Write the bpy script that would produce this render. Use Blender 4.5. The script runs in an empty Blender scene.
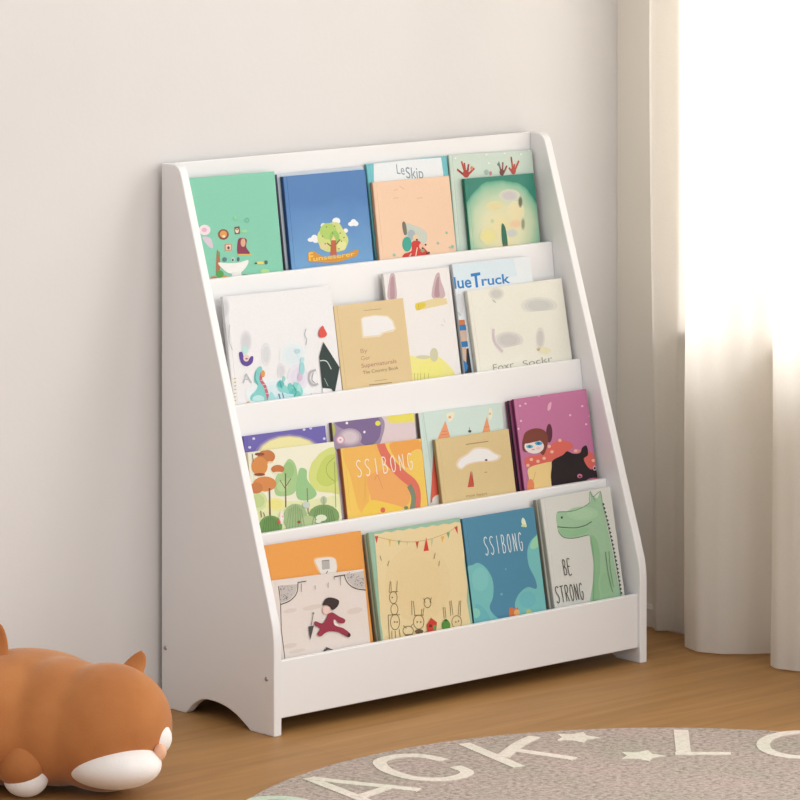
import bpy, bmesh, math, random
from mathutils import Vector, Matrix
from mathutils.geometry import tessellate_polygon
random.seed(4)
SC = bpy.context.scene
COL = SC.collection

# ------------------------------------------------------------------ camera
CAM = Vector((-4.0224, -5.074, 1.4694)); YAW = 0.7239; FPX = 4395.473; PY = -291.59
FWD = Vector((math.sin(YAW), math.cos(YAW), 0)); RGT = Vector((math.cos(YAW), -math.sin(YAW), 0)); UP = Vector((0, 0, 1))
cd = bpy.data.cameras.new('camera'); cam = bpy.data.objects.new('camera', cd); COL.objects.link(cam)
cam.location = CAM; cam.rotation_euler = (math.pi/2, 0, -YAW)
cd.sensor_width = 36; cd.lens = FPX/800*36; cd.shift_y = -(400-PY)/800; cd.clip_end = 100
SC.camera = cam
def ray(x, y): return FWD + RGT*((x-400)/FPX) - UP*((y-PY)/FPX)
def on_z(x, y, z=0.0):
    d = ray(x, y); return CAM + d*((z-CAM.z)/d.z)
def on_x(x, y, X):
    d = ray(x, y); return CAM + d*((X-CAM.x)/d.x)

# ------------------------------------------------------------------ materials
def lin(c): return c/12.92 if c <= .04045 else ((c+.055)/1.055)**2.4
def hexc(h, k=1.0):
    h = h.lstrip('#'); return tuple(lin(int(h[i:i+2], 16)/255)*k for i in (0, 2, 4)) + (1,)
MATS = {}
def new_mat(name):
    m = bpy.data.materials.new(name); m.use_nodes = True
    nt = m.node_tree; b = nt.nodes['Principled BSDF']; return m, nt, b
def mat(h, rough=.5, k=.85, name=None):
    key = (h, rough, k)
    if key in MATS: return MATS[key]
    m, nt, b = new_mat(name or 'print_'+h.strip('#'))
    c = hexc(h, k)
    n = nt.nodes.new('ShaderNodeTexNoise'); n.inputs['Scale'].default_value = 60; n.inputs['Detail'].default_value = 3
    mx = nt.nodes.new('ShaderNodeMix'); mx.data_type = 'RGBA'
    mx.inputs[6].default_value = tuple(v*.95 for v in c[:3])+(1,); mx.inputs[7].default_value = tuple(min(1, v*1.04) for v in c[:3])+(1,)
    nt.links.new(n.outputs['Fac'], mx.inputs[0]); nt.links.new(mx.outputs[2], b.inputs['Base Color'])
    b.inputs['Roughness'].default_value = rough
    b.inputs['Specular IOR Level'].default_value = .3
    MATS[key] = m; return m
def noise_mat(name, c1, c2, scale, rough, bump=0.0, bscale=None, detail=4):
    m, nt, b = new_mat(name)
    tc = nt.nodes.new('ShaderNodeTexCoord')
    n = nt.nodes.new('ShaderNodeTexNoise'); n.inputs['Scale'].default_value = scale; n.inputs['Detail'].default_value = detail
    nt.links.new(tc.outputs['Object'], n.inputs['Vector'])
    r = nt.nodes.new('ShaderNodeValToRGB'); r.color_ramp.elements[0].position = .35; r.color_ramp.elements[1].position = .65
    r.color_ramp.elements[0].color = c1; r.color_ramp.elements[1].color = c2
    nt.links.new(n.outputs['Fac'], r.inputs['Fac']); nt.links.new(r.outputs['Color'], b.inputs['Base Color'])
    b.inputs['Roughness'].default_value = rough
    if bump:
        n2 = nt.nodes.new('ShaderNodeTexNoise'); n2.inputs['Scale'].default_value = bscale or scale*3; n2.inputs['Detail'].default_value = 5
        nt.links.new(tc.outputs['Object'], n2.inputs['Vector'])
        bp = nt.nodes.new('ShaderNodeBump'); bp.inputs['Strength'].default_value = bump; bp.inputs['Distance'].default_value = .004
        nt.links.new(n2.outputs['Fac'], bp.inputs['Height']); nt.links.new(bp.outputs['Normal'], b.inputs['Normal'])
    return m
M_WALL = noise_mat('warm_white_plaster', (.70, .68, .665, 1), (.72, .70, .685, 1), 3, .9, .05, 120)
M_WALLR = noise_mat('warm_cream_plaster', (.82, .775, .69, 1), (.84, .795, .71, 1), 3, .9, .05, 120)
M_SHELF = noise_mat('white_lacquered_board', (.79, .785, .785, 1), (.805, .80, .80, 1), 4, .38)
M_TRIM = noise_mat('white_trim_paint', (.74, .70, .66, 1), (.77, .73, .69, 1), 4, .45)
M_PAGE = noise_mat('paper_pages', (.78, .74, .66, 1), (.84, .80, .72, 1), 300, .8)
M_SCREW = noise_mat('brushed_screw_metal', (.35, .32, .30, 1), (.45, .42, .4, 1), 200, .35); M_SCREW.node_tree.nodes['Principled BSDF'].inputs['Metallic'].default_value = .8

def floor_mat():
    m, nt, b = new_mat('oak_plank_floor')
    N, L = nt.nodes.new, nt.links.new
    tc = N('ShaderNodeTexCoord')
    br = N('ShaderNodeTexBrick'); br.offset = .37; br.inputs['Scale'].default_value = 1
    br.inputs['Brick Width'].default_value = 1.3; br.inputs['Row Height'].default_value = .145; br.inputs['Mortar Size'].default_value = .0009; br.inputs['Mortar Smooth'].default_value = .6
    br.inputs['Color1'].default_value = hexc('#ad814d'); br.inputs['Color2'].default_value = hexc('#a67b49'); br.inputs['Mortar'].default_value = hexc('#9c7346')
    L(tc.outputs['Object'], br.inputs['Vector'])
    mp = N('ShaderNodeMapping'); mp.inputs['Scale'].default_value = (2.0, 26, 1); L(tc.outputs['Object'], mp.inputs['Vector'])
    n = N('ShaderNodeTexNoise'); n.inputs['Scale'].default_value = 1.6; n.inputs['Detail'].default_value = 8; n.inputs['Roughness'].default_value = .62; n.inputs['Distortion'].default_value = .5
    L(mp.outputs['Vector'], n.inputs['Vector'])
    r = N('ShaderNodeValToRGB'); r.color_ramp.elements[0].position = .3; r.color_ramp.elements[1].position = .7
    r.color_ramp.elements[0].color = (.80, .78, .74, 1); r.color_ramp.elements[1].color = (1.12, 1.12, 1.12, 1)
    L(n.outputs['Fac'], r.inputs['Fac'])
    mx = N('ShaderNodeMix'); mx.data_type = 'RGBA'; mx.blend_type = 'MULTIPLY'; mx.inputs[0].default_value = 1
    L(br.outputs['Color'], mx.inputs[6]); L(r.outputs['Color'], mx.inputs[7]); L(mx.outputs[2], b.inputs['Base Color'])
    b.inputs['Roughness'].default_value = .5; b.inputs['Specular IOR Level'].default_value = .3
    bp = N('ShaderNodeBump'); bp.inputs['Strength'].default_value = .08; bp.inputs['Distance'].default_value = .002
    L(n.outputs['Fac'], bp.inputs['Height']); L(bp.outputs['Normal'], b.inputs['Normal'])
    return m
def rug_mat(name, cols, scale):
    m, nt, b = new_mat(name); N, L = nt.nodes.new, nt.links.new
    tc = N('ShaderNodeTexCoord')
    n = N('ShaderNodeTexNoise'); n.inputs['Scale'].default_value = scale; n.inputs['Detail'].default_value = 3; n.inputs['Roughness'].default_value = .7
    L(tc.outputs['Object'], n.inputs['Vector'])
    r = N('ShaderNodeValToRGB')
    while len(r.color_ramp.elements) < len(cols): r.color_ramp.elements.new(.5)
    for e, (p, c) in zip(r.color_ramp.elements, cols): e.position = p; e.color = hexc(c)
    L(n.outputs['Fac'], r.inputs['Fac'])
    n3 = N('ShaderNodeTexNoise'); n3.inputs['Scale'].default_value = 9; L(tc.outputs['Object'], n3.inputs['Vector'])
    r3 = N('ShaderNodeValToRGB'); r3.color_ramp.elements[0].color = (.93, .96, .92, 1); r3.color_ramp.elements[1].color = (1.05, 1, 1.02, 1)
    r3.color_ramp.elements[0].position = .35; r3.color_ramp.elements[1].position = .65
    L(n3.outputs['Fac'], r3.inputs['Fac'])
    mx = N('ShaderNodeMix'); mx.data_type = 'RGBA'; mx.blend_type = 'MULTIPLY'; mx.inputs[0].default_value = 1
    L(r.outputs['Color'], mx.inputs[6]); L(r3.outputs['Color'], mx.inputs[7]); L(mx.outputs[2], b.inputs['Base Color'])
    b.inputs['Roughness'].default_value = .95; b.inputs['Specular IOR Level'].default_value = .05
    bp = N('ShaderNodeBump'); bp.inputs['Strength'].default_value = .6; bp.inputs['Distance'].default_value = .004
    L(n.outputs['Fac'], bp.inputs['Height']); L(bp.outputs['Normal'], b.inputs['Normal'])
    return m
def plush_mat(name, c1, c2):
    m = noise_mat(name, hexc(c1), hexc(c2), 14, .9, .12, 420)
    b = m.node_tree.nodes['Principled BSDF']; b.inputs['Sheen Weight'].default_value = .35; b.inputs['Sheen Roughness'].default_value = .4
    b.inputs['Sheen Tint'].default_value = (1, .9, .75, 1); b.inputs['Specular IOR Level'].default_value = .1
    return m
def curtain_mat():
    m = bpy.data.materials.new('sheer_white_voile'); m.use_nodes = True; nt = m.node_tree; N, L = nt.nodes.new, nt.links.new
    out = nt.nodes['Material Output']; nt.nodes.remove(nt.nodes['Principled BSDF'])
    tc = N('ShaderNodeTexCoord'); w = N('ShaderNodeTexNoise'); w.inputs['Scale'].default_value = 400
    L(tc.outputs['Object'], w.inputs['Vector'])
    r = N('ShaderNodeValToRGB'); r.color_ramp.elements[0].color = (.88, .845, .79, 1); r.color_ramp.elements[1].color = (.94, .91, .86, 1)
    L(w.outputs['Fac'], r.inputs['Fac'])
    d = N('ShaderNodeBsdfDiffuse'); t = N('ShaderNodeBsdfTranslucent'); tr = N('ShaderNodeBsdfTransparent')
    L(r.outputs['Color'], d.inputs['Color']); L(r.outputs['Color'], t.inputs['Color'])
    m1 = N('ShaderNodeMixShader'); m1.inputs[0].default_value = .6; L(d.outputs[0], m1.inputs[1]); L(t.outputs[0], m1.inputs[2])
    m2 = N('ShaderNodeMixShader'); m2.inputs[0].default_value = .012; L(m1.outputs[0], m2.inputs[1]); L(tr.outputs[0], m2.inputs[2])
    L(m2.outputs[0], out.inputs['Surface']); return m
def glow_mat(name, stops, cx, cy, sx, sy):
    # printed soft round motif, laid out in the cover's own UV
    m, nt, b = new_mat(name); N, L = nt.nodes.new, nt.links.new
    uv = N('ShaderNodeTexCoord'); mp = N('ShaderNodeMapping'); mp.vector_type = 'POINT'
    mp.inputs['Scale'].default_value = (1/sx, 1/sy, 0); mp.inputs['Location'].default_value = (-cx/sx, -cy/sy, 0)
    L(uv.outputs['UV'], mp.inputs['Vector'])
    n = N('ShaderNodeTexNoise'); n.inputs['Scale'].default_value = 3; L(uv.outputs['UV'], n.inputs['Vector'])
    ln = N('ShaderNodeVectorMath'); ln.operation = 'LENGTH'; L(mp.outputs['Vector'], ln.inputs[0])
    ad = N('ShaderNodeMath'); ad.operation = 'MULTIPLY_ADD'; ad.inputs[1].default_value = .25; L(n.outputs['Fac'], ad.inputs[0]); L(ln.outputs['Value'], ad.inputs[2])
    r = N('ShaderNodeValToRGB')
    while len(r.color_ramp.elements) < len(stops): r.color_ramp.elements.new(.5)
    for e, (p, c) in zip(r.color_ramp.elements, stops): e.position = p; e.color = hexc(c, .85)
    L(ad.outputs[0], r.inputs['Fac']); L(r.outputs['Color'], b.inputs['Base Color']); b.inputs['Roughness'].default_value = .45
    return m

# ------------------------------------------------------------------ object helpers
def link(name, me, parent=None, mats=()):
    o = bpy.data.objects.new(name, me); COL.objects.link(o)
    for m in mats: me.materials.append(m)
    if parent: o.parent = parent
    return o
def from_bm(name, bm, m, parent=None, smooth=False):
    bmesh.ops.recalc_face_normals(bm, faces=bm.faces)
    me = bpy.data.meshes.new(name); bm.to_mesh(me); bm.free()
    if smooth:
        for p in me.polygons: p.use_smooth = True
    return link(name, me, parent, m if isinstance(m, (list, tuple)) else [m])
def tag(o, label, cat, group=None):
    o['label'] = label; o['category'] = cat
    if group: o['group'] = group
    return o
def thing(name, label, cat, loc=(0, 0, 0), group=None):
    o = bpy.data.objects.new(name, None); COL.objects.link(o); o.location = loc; o.empty_display_size = .05
    return tag(o, label, cat, group)
def struct(o): o['kind'] = 'structure'; return o
def box(bm, x0, x1, y0, y1, z0, z1):
    v = [bm.verts.new((x, y, z)) for x in (x0, x1) for y in (y0, y1) for z in (z0, z1)]
    for f in ((0, 1, 3, 2), (4, 6, 7, 5), (0, 4, 5, 1), (2, 3, 7, 6), (0, 2, 6, 4), (1, 5, 7, 3)): bm.faces.new([v[i] for i in f])
def prism_x(bm, prof, x0, x1):
    a = [bm.verts.new((x0, y, z)) for y, z in prof]; b = [bm.verts.new((x1, y, z)) for y, z in prof]
    n = len(prof); bm.faces.new(a); bm.faces.new(b[::-1])
    for i in range(n): bm.faces.new((a[i], b[i], b[(i+1) % n], a[(i+1) % n]))
def bevel(bm, w=.0015, seg=2, ang=.5):
    bmesh.ops.recalc_face_normals(bm, faces=bm.faces)
    ed = [e for e in bm.edges if len(e.link_faces) == 2 and e.calc_face_angle(0) > ang]
    bmesh.ops.bevel(bm, geom=ed, offset=w, segments=seg, affect='EDGES', profile=.5)
def boxobj(name, dims, m, parent=None, bev=0):
    bm = bmesh.new(); box(bm, *dims)
    if bev: bevel(bm, bev)
    return from_bm(name, bm, m, parent)
def catmull(pts, closed=False, n=8):
    pts = [Vector(p) for p in pts]; out = []; N = len(pts)
    rng = range(N) if closed else range(N-1)
    for i in rng:
        if closed: a, b, c, d = pts[i-1], pts[i], pts[(i+1) % N], pts[(i+2) % N]
        else: a, b, c, d = pts[max(i-1, 0)], pts[i], pts[i+1], pts[min(i+2, N-1)]
        for k in range(n):
            t = k/n
            out.append(.5*((2*b)+(c-a)*t+(2*a-5*b+4*c-d)*t*t+(3*b-a-3*c+d)*t**3))
    if not closed: out.append(pts[-1])
    return out

# ------------------------------------------------------------------ setting
WX = .945; WY = .016
boxobj_f = boxobj('floor', (-3.2, WX+.1, -4.2, WY+.1, -.05, 0), floor_mat()); struct(boxobj_f)
struct(boxobj('wall_back', (-3.2, WX+.1, WY, WY+.1, 0, 2.6), M_WALL))
OY0, OY1, OZ0, OZ1 = -2.5, -.125, .484, 2.35
bm = bmesh.new()
box(bm, WX, WX+.1, OY1, WY-.0005, 0, 2.6); box(bm, WX, WX+.1, -3.4, OY0, 0, 2.6)
box(bm, WX, WX+.1, OY0, OY1, 0, OZ0); box(bm, WX, WX+.1, OY0, OY1, OZ1, 2.6)
struct(from_bm('wall_right', bm, M_WALLR))
bm = bmesh.new()
for d in ((OY0, OY0+.045, OZ0, OZ1), (OY1-.045, OY1, OZ0, OZ1), (OY0+.045, OY1-.045, OZ0, OZ0+.045), (OY0+.045, OY1-.045, OZ1-.045, OZ1), (-1.34, -1.295, OZ0+.045, OZ1-.045)):
    box(bm, WX+.05, WX+.095, *d)
bevel(bm, .003)
wf = struct(from_bm('window_1', bm, M_TRIM))
bm = bmesh.new(); box(bm, WX-.012, WX+.05, OY0, OY1, OZ0-.018, OZ0+.001); bevel(bm, .003); from_bm('window_sill', bm, M_TRIM, wf)
gm = bpy.data.materials.new('clear_window_glass'); gm.use_nodes = True; nt = gm.node_tree; nt.nodes.remove(nt.nodes['Principled BSDF'])
tr = nt.nodes.new('ShaderNodeBsdfTransparent'); gl = nt.nodes.new('ShaderNodeBsdfGlossy'); gl.inputs['Roughness'].default_value = .05; mxs = nt.nodes.new('ShaderNodeMixShader'); mxs.inputs[0].default_value = .05
nt.links.new(tr.outputs[0], mxs.inputs[1]); nt.links.new(gl.outputs[0], mxs.inputs[2]); nt.links.new(mxs.outputs[0], nt.nodes['Material Output'].inputs['Surface'])
boxobj('window_pane', (WX+.07, WX+.074, OY0+.045, OY1-.045, OZ0+.045, OZ1-.045), gm, wf)
bm = bmesh.new(); prism_x(bm, [(0, 0), (-.010, 0), (-.010, .028), (-.006, .033), (0, .033)], 0, 1)   # profile turned onto the right wall
for v in bm.verts: x, y, z = v.co; v.co = (WX+y, WY-.0005-x*3.2, z)
struct(from_bm('baseboard_right', bm, M_TRIM))

# ------------------------------------------------------------------ bookcase
W, D, H, T = .7481, .252, .80, .0145
LIP = {1: (-.055, .631), 2: (-.120, .454), 3: (-.178, .275), 4: (-.2475, .106)}
SLOT = .035; BT = .009; BTILT = .12
shelf = thing('bookcase', 'white four-tier sloping display bookcase standing against the pale wall', 'bookcase', (0, 0, 0))
def side_profile():
    p = [(.0065, 0), (.0065, H)]
    p += [(-.022+.001, H)]
    p += [(q.x, q.y) for q in catmull([(-.0235, H-.0002), (-.031, H-.0035), (-.0375, H-.011), (-.0425, H-.024)], n=4)]
    p += [(-.2385, .19)]
    p += [(q.x, q.y) for q in catmull([(-.2420, .178), (-.2478, .160), (-.2510, .142), (-.252, .124)], n=4)]
    p += [(-.252, 0), (-.1985, 0)]
    p += [(q.x, q.y) for q in catmull([(-.1965, .0015), (-.183, .0095), (-.165, .0185), (-.142, .0255), (-.115, .0285), (-.090, .0265), (-.070, .0175), (-.055, .0045)], n=5)]
    p += [(-.049, 0)]
    return p
for x0, x1 in ((0, T), (W-T, W)):
    bm = bmesh.new(); prism_x(bm, side_profile(), x0, x1); bevel(bm, .0016, 2, .6)
    sp = from_bm('side_panel', bm, M_SHELF, shelf)
    if x0 == 0:
        for px, py in ((165.5, 648), (266.5, 679)):
            c = on_x(px, py, 0)
            b2 = bmesh.new(); bmesh.ops.create_cone(b2, cap_ends=True, segments=20, radius1=.0034, radius2=.0026, depth=.0016, matrix=Matrix.Translation((-.0007, c.y, c.z)) @ Matrix.Rotation(-math.pi/2, 4, 'Y'))
            b3 = bmesh.new(); box(b2, -.0019, -.0014, c.y-.0015, c.y+.0015, c.z-.0004, c.z+.0004); b3.free()
            from_bm('screw', b2, M_SCREW, sp)
G = .0004
bm = bmesh.new(); box(bm, T+G, W-T-G, -.005, -.0005, .02, H); bevel(bm, .001); from_bm('back_panel', bm, M_SHELF, shelf)
def board(yt, zt, zb, tilt, name):
    dy = (zt-zb)*math.tan(tilt)
    bm = bmesh.new(); prism_x(bm, [(yt, zt), (yt+BT, zt), (yt+BT-dy, zb), (yt-dy, zb)], T+G, W-T-G); bevel(bm, .0014)
    return from_bm(name, bm, M_SHELF, shelf)
for n in (1, 2, 3): board(LIP[n][0], LIP[n][1], LIP[n+1][1]-SLOT, BTILT, 'tier_board')
board(LIP[4][0], LIP[4][1], .0235, 0, 'front_apron')
for n in (1, 2, 3, 4):
    y, z = LIP[n]; zs = z-SLOT
    yb = -.0055 if n == 1 else LIP[n-1][0]+BT-(LIP[n-1][1]-zs)*math.tan(BTILT)
    yf = y+BT-(SLOT)*math.tan(BTILT if n < 4 else 0)+.0003
    bm = bmesh.new(); box(bm, T+G, W-T-G, yf+.0006, yb, zs-.008, zs-.0002); bevel(bm, .0008); from_bm('slot_shelf', bm, M_SHELF, shelf)

# ------------------------------------------------------------------ books
TH = {1: .15, 2: .18, 3: .18, 4: .18}
GLY = {  # tall hand-drawn letters, unit box
 'S': [[(.95, .9), (.7, 1), (.3, .95), (.12, .78), (.3, .6), (.7, .42), (.85, .22), (.6, .03), (.3, .0), (.05, .1)]],
 'I': [[(.5, 0), (.5, 1)]], 'T': [[(0, .97), (1, 1)], [(.5, 0), (.5, .98)]],
 'B': [[(.15, 0), (.15, 1)], [(.15, 1), (.6, .97), (.8, .8), (.6, .58), (.15, .53)], [(.15, .53), (.75, .45), (.95, .22), (.7, .02), (.15, 0)]],
 'O': [[(.5, 1), (.15, .8), (.08, .45), (.25, .08), (.55, 0), (.85, .2), (.92, .6), (.75, .93), (.5, 1)]],
 'N': [[(.1, 0), (.1, 1)], [(.1, 1), (.88, 0)], [(.88, 0), (.88, 1)]],
 'G': [[(.9, .88), (.55, 1), (.2, .82), (.08, .4), (.3, .05), (.65, .0), (.9, .2), (.9, .45), (.55, .45)]],
 'E': [[(.9, 1), (.12, .98), (.12, 0), (.92, .02)], [(.12, .52), (.7, .54)]],
 'R': [[(.12, 0), (.12, 1)], [(.12, 1), (.65, .98), (.85, .78), (.6, .55), (.12, .5)], [(.35, .5), (.9, 0)]],
}
class Book:
    def __init__(s, tier, off, tl, tr, thick, cover, spine=None, name='picture_book', label='', group=None, xmin=None, w=None, rot=None, mat0=None):
        y, z = LIP[tier]; th = TH[tier]; s.art = []; s.layer = 0; s.fr = (0, 0, 1)
        n = Vector((0, -math.cos(th), math.sin(th))); e = Vector((0, math.sin(th), math.cos(th))); ex = Vector((1, 0, 0))
        P0 = Vector((0, y+BT+(.0074 if tier == 4 else .0034)+off/math.cos(th), z)); s.n = n; s.P0 = P0
        def pl(px, py):
            d = ray(px, py); return CAM + d*((P0-CAM).dot(n)/d.dot(n))
        s.pl = pl
        A, B = pl(*tl), pl(*tr)
        r = math.atan2((B-A).dot(e), (B-A).x) if rot is None else rot
        s.X = ex*math.cos(r)+e*math.sin(r); s.Z = e*math.cos(r)-ex*math.sin(r)
        width = (B-A).dot(s.X)
        if xmin is not None:
            sh = (A.x-xmin); A = A - s.X*sh; width += sh
        if w: width = w
        zf = z-SLOT+.0004+thick*math.sin(th)+abs(width*math.sin(r))*math.cos(th)
        h = (A.z-zf-(0 if r > 0 else -0))/s.Z.z
        if r < 0: h = ((A+s.X*width).z-(z-SLOT+.0004+thick*math.sin(th)))/s.Z.z
        else: h = (A.z-(z-SLOT+.0004+thick*math.sin(th)))/s.Z.z
        s.w, s.h, s.t = width, h, thick
        s.BL = A - s.Z*h
        O = s.BL + s.X*(width/2)
        s.M = Matrix.Translation(O) @ Matrix((s.X, -n, s.Z)).transposed().to_4x4()
        s.root = thing(name, label, 'book', (0, 0, 0), group); s.root.matrix_world = s.M
        s.cover, s.spine, s.mat0 = cover, spine or cover, mat0
    def at(s, ox, oy, sc): s.fr = (ox, oy, sc); return s
    def loc(s, px, py):
        ox, oy, sc = s.fr; px, py = ox+px/sc, oy+py/sc
        q = s.pl(px, py)-s.BL; return Vector((q.dot(s.X), q.dot(s.Z)))
    def _clip(s, pts):
        w, h = s.w-.0002, s.h
        for ax, val, sg in ((0, .0002, 1), (0, w, -1), (1, 0, 1), (1, h-.0002, -1)):
            out = []; N = len(pts)
            for i in range(N):
                a, b = pts[i], pts[(i+1) % N]; da, db = sg*(a[ax]-val), sg*(b[ax]-val)
                if da >= 0: out.append(a)
                if (da >= 0) != (db >= 0): out.append(a+(b-a)*(da/(da-db)))
            pts = out
            if len(pts) < 3: return None
        return pts
    def _add(s, polys, col):
        s.layer += 1
        for p in polys:
            q = s._clip([Vector(v) for v in p])
            if q: s.art.append((q, s.layer, col))
    def poly(s, pts, col): s._add([[s.loc(*p) for p in pts]], col)
    def blob(s, pts, col, n=6): s._add([[s.loc(p.x, p.y) for p in catmull([(a, b, 0) for a, b in pts], True, n)]], col)
    def ell(s, cx, cy, rx, ry, col, rot=0, n=20):
        c, k = math.cos(rot), math.sin(rot)
        s.poly([(cx+rx*math.cos(a)*c-ry*math.sin(a)*k, cy+rx*math.cos(a)*k+ry*math.sin(a)*c) for a in [2*math.pi*i/n for i in range(n)]], col)
    def soft(s, cx, cy, rx, ry, cols, rot=0):
        n = len(cols)
        for i, c in enumerate(cols): f = 1-i/n*.6; s.ell(cx, cy, rx*f, ry*f, c, rot)
    def _ribbon(s, L, wm):
        L = [p for i, p in enumerate(L) if i == 0 or (p-L[i-1]).length > 1e-6]
        if len(L) < 2: return []
        quads = []; a = []; b = []
        for i, p in enumerate(L):
            d = (L[min(i+1, len(L)-1)]-L[max(i-1, 0)]);
            if d.length < 1e-9: d = Vector((1, 0))
            d.normalize(); nn = Vector((-d.y, d.x))*wm/2; a.append(p+nn); b.append(p-nn)
        return [[a[i], a[i+1], b[i+1], b[i]] for i in range(len(L)-1)]
    def line(s, pts, wpx, col, smooth=True):
        if smooth and len(pts) > 2: pts = [(p.x, p.y) for p in catmull([(a, b, 0) for a, b in pts], n=5)]
        s._add(s._ribbon([s.loc(*p) for p in pts], wpx/640), col)
    def hand(s, txt, p0, p1, hpx, wpx, col, slant=0, gap=.25):
        a, b = s.loc(*p0), s.loc(*p1); d = b-a; n = len(txt); u = Vector(d)/n; hh = hpx/675
        up = Vector((slant, 1))*hh; s.layer += 1; L0 = s.layer
        for i, c in enumerate(txt):
            for st in GLY.get(c, []):
                pts = [a+u*(i+(gap/2)+x*(1-gap))+up*y for x, y in st]
                if len(pts) > 3: pts = [p.xy for p in catmull([(p.x, p.y, 0) for p in pts], n=4)]
                s.layer = L0; s._add(s._ribbon(pts, wpx/640), col)
    def text(s, txt, p0, p1, hpx, col, bold=0):
        a, b = s.loc(*p0), s.loc(*p1); d = b-a
        cu = bpy.data.curves.new('lettering', 'FONT'); cu.body = txt; cu.size = 1; cu.offset = bold
        o = bpy.data.objects.new('lettering', cu); COL.objects.link(o)
        dg = bpy.context.evaluated_depsgraph_get(); me = o.evaluated_get(dg).to_mesh()
        vs = [v.co.copy() for v in me.vertices]; fs = [list(p.vertices) for p in me.polygons]
        x0 = min(v.x for v in vs); x1 = max(v.x for v in vs); u = d/(x1-x0); hh = hpx/675/.72
        s._add([[a+u*(vs[i].x-x0)+Vector((0, vs[i].y*hh)) for i in f] for f in fs], col)
        o.evaluated_get(dg).to_mesh_clear(); bpy.data.objects.remove(o); bpy.data.curves.remove(cu)
    def build(s):
        w, h, t = s.w, s.h, s.t; hx = w/2
        ct = min(.0014, t*.22); g = .0055
        prof = [(0, .001), (.0008, .0002), (.002, 0), (g, 0), (g+.0012, .0005), (g+.0024, 0), (w-.0006, 0), (w, .0005), (w, ct), (.0014, ct), (.0014, t-ct), (w, t-ct), (w, t-.0005), (w-.0006, t), (.002, t), (.0008, t-.0002), (0, t-.001)]
        bm = bmesh.new(); uv = bm.loops.layers.uv.new('UVMap')
        a = [bm.verts.new((x-hx, y, 0)) for x, y in prof]; b = [bm.verts.new((x-hx, y, h)) for x, y in prof]; N = len(prof)
        for i in range(N):
            f = bm.faces.new((a[i], a[(i+1) % N], b[(i+1) % N], b[i])); f.material_index = 0 if 1 <= i <= 11 else 1
        for ring in (a, b):
            for tri in tessellate_polygon([[v.co for v in ring]]):
                try: bm.faces.new([ring[i] for i in tri])
                except ValueError: pass
        bmesh.ops.recalc_face_normals(bm, faces=bm.faces)
        mats = [s.mat0 or mat(s.cover, .42), mat(s.spine, .45)]; idx = {}
        for pts, layer, col in s.art:
            if col not in idx: idx[col] = len(mats); mats.append(mat(col, .42) if isinstance(col, str) else col)
            y = -.00002*layer-.00002
            vs = [bm.verts.new((p.x-hx, y, p.y)) for p in pts]
            if len(vs) == 3: tris = [(0, 1, 2)]
            else:
                tris = tessellate_polygon([[Vector((p.x, p.y, 0)) for p in pts]])
            for tri in tris:
                try: f = bm.faces.new([vs[i] for i in tri])
                except ValueError: continue
                f.material_index = idx[col]
                f.normal_update()
                if f.normal.y > 0: f.normal_flip()
        for f in bm.faces:
            for l in f.loops: l[uv].uv = ((l.vert.co.x+hx)/w, l.vert.co.z/h)
        me = bpy.data.meshes.new('cover'); bm.to_mesh(me); bm.free()
        link('cover', me, s.root, mats)
        boxobj('pages', (-hx+.0015, hx-.002, ct+.0001, t-ct-.0001, .002, h-.0022), M_PAGE, s.root)
        return s.root
G1, G2, G3, G4 = 'books on the top tier', 'books on the second tier', 'books on the third tier', 'books on the bottom tier'
XM = T+.0012
# ---- top tier
b = Book(1, 0, (193, 178), (274.5, 171.3), .0065, '#85d1b4', '#6fb79b', label='mint green picture book with tiny animals and a white bathtub, leftmost on top tier', group=G1, xmin=XM)
b.at(190, 160, 6.15)
b.ell(90, 430, 36, 32, '#f5e3ea'); b.ell(88, 430, 16, 14, '#e9b4c8'); b.blob([(75, 475), (125, 480), (142, 540), (112, 530)], '#dccbd8')
b.ell(205, 458, 34, 33, '#8c4c3a'); b.ell(205, 456, 22, 22, '#e8a04e'); b.ell(208, 470, 9, 8, '#f5e6d0')
b.poly([(272, 412), (305, 408), (306, 455), (275, 458)], '#7f4b3e'); b.ell(289, 435, 11, 15, '#efdcc4'); b.ell(289, 428, 5, 4, '#3c3230')
b.poly([(212, 518), (257, 514), (258, 556), (214, 560)], '#dd8e78'); b.poly([(221, 524), (250, 521), (250, 550), (222, 553)], '#f2d7c2'); b.ell(236, 540, 8, 10, '#6c3f35')
b.blob([(294, 495), (318, 478), (348, 490), (345, 535), (368, 574), (330, 578), (292, 575)], '#8d2d50'); b.ell(326, 508, 15, 26, '#e3b08a'); b.line([(292, 581), (380, 581)], 1.0, '#e6c04c')
b.blob([(165, 560), (178, 575), (186, 650), (175, 700), (160, 690)], '#b86f47'); b.ell(183, 702, 24, 24, '#52a24d'); b.ell(147, 726, 22, 11, '#d8703f'); b.ell(215, 720, 18, 12, '#e59a5b'); b.poly([(168, 585), (180, 560), (185, 600)], '#5aa552')
b.ell(212, 612, 14, 14, '#55808a'); b.ell(262, 613, 11, 14, '#c9d4d2'); b.ell(262, 615, 6, 8, '#405a60'); b.ell(296, 610, 8, 14, '#4a6468')
b.blob([(172, 632), (230, 634), (300, 630), (356, 616), (346, 655), (305, 694), (240, 696), (198, 668)], '#f4f4f0'); b.poly([(255, 690), (312, 686), (318, 716), (256, 722)], '#ecece6')
b.ell(338, 712, 24, 10, '#7c6a58'); b.ell(432, 633, 26, 9, '#f0dc70'); b.ell(404, 635, 8, 6, '#3f453c'); b.ell(466, 630, 11, 13, '#48695f'); b.ell(460, 685, 28, 14, '#b9e294')
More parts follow.
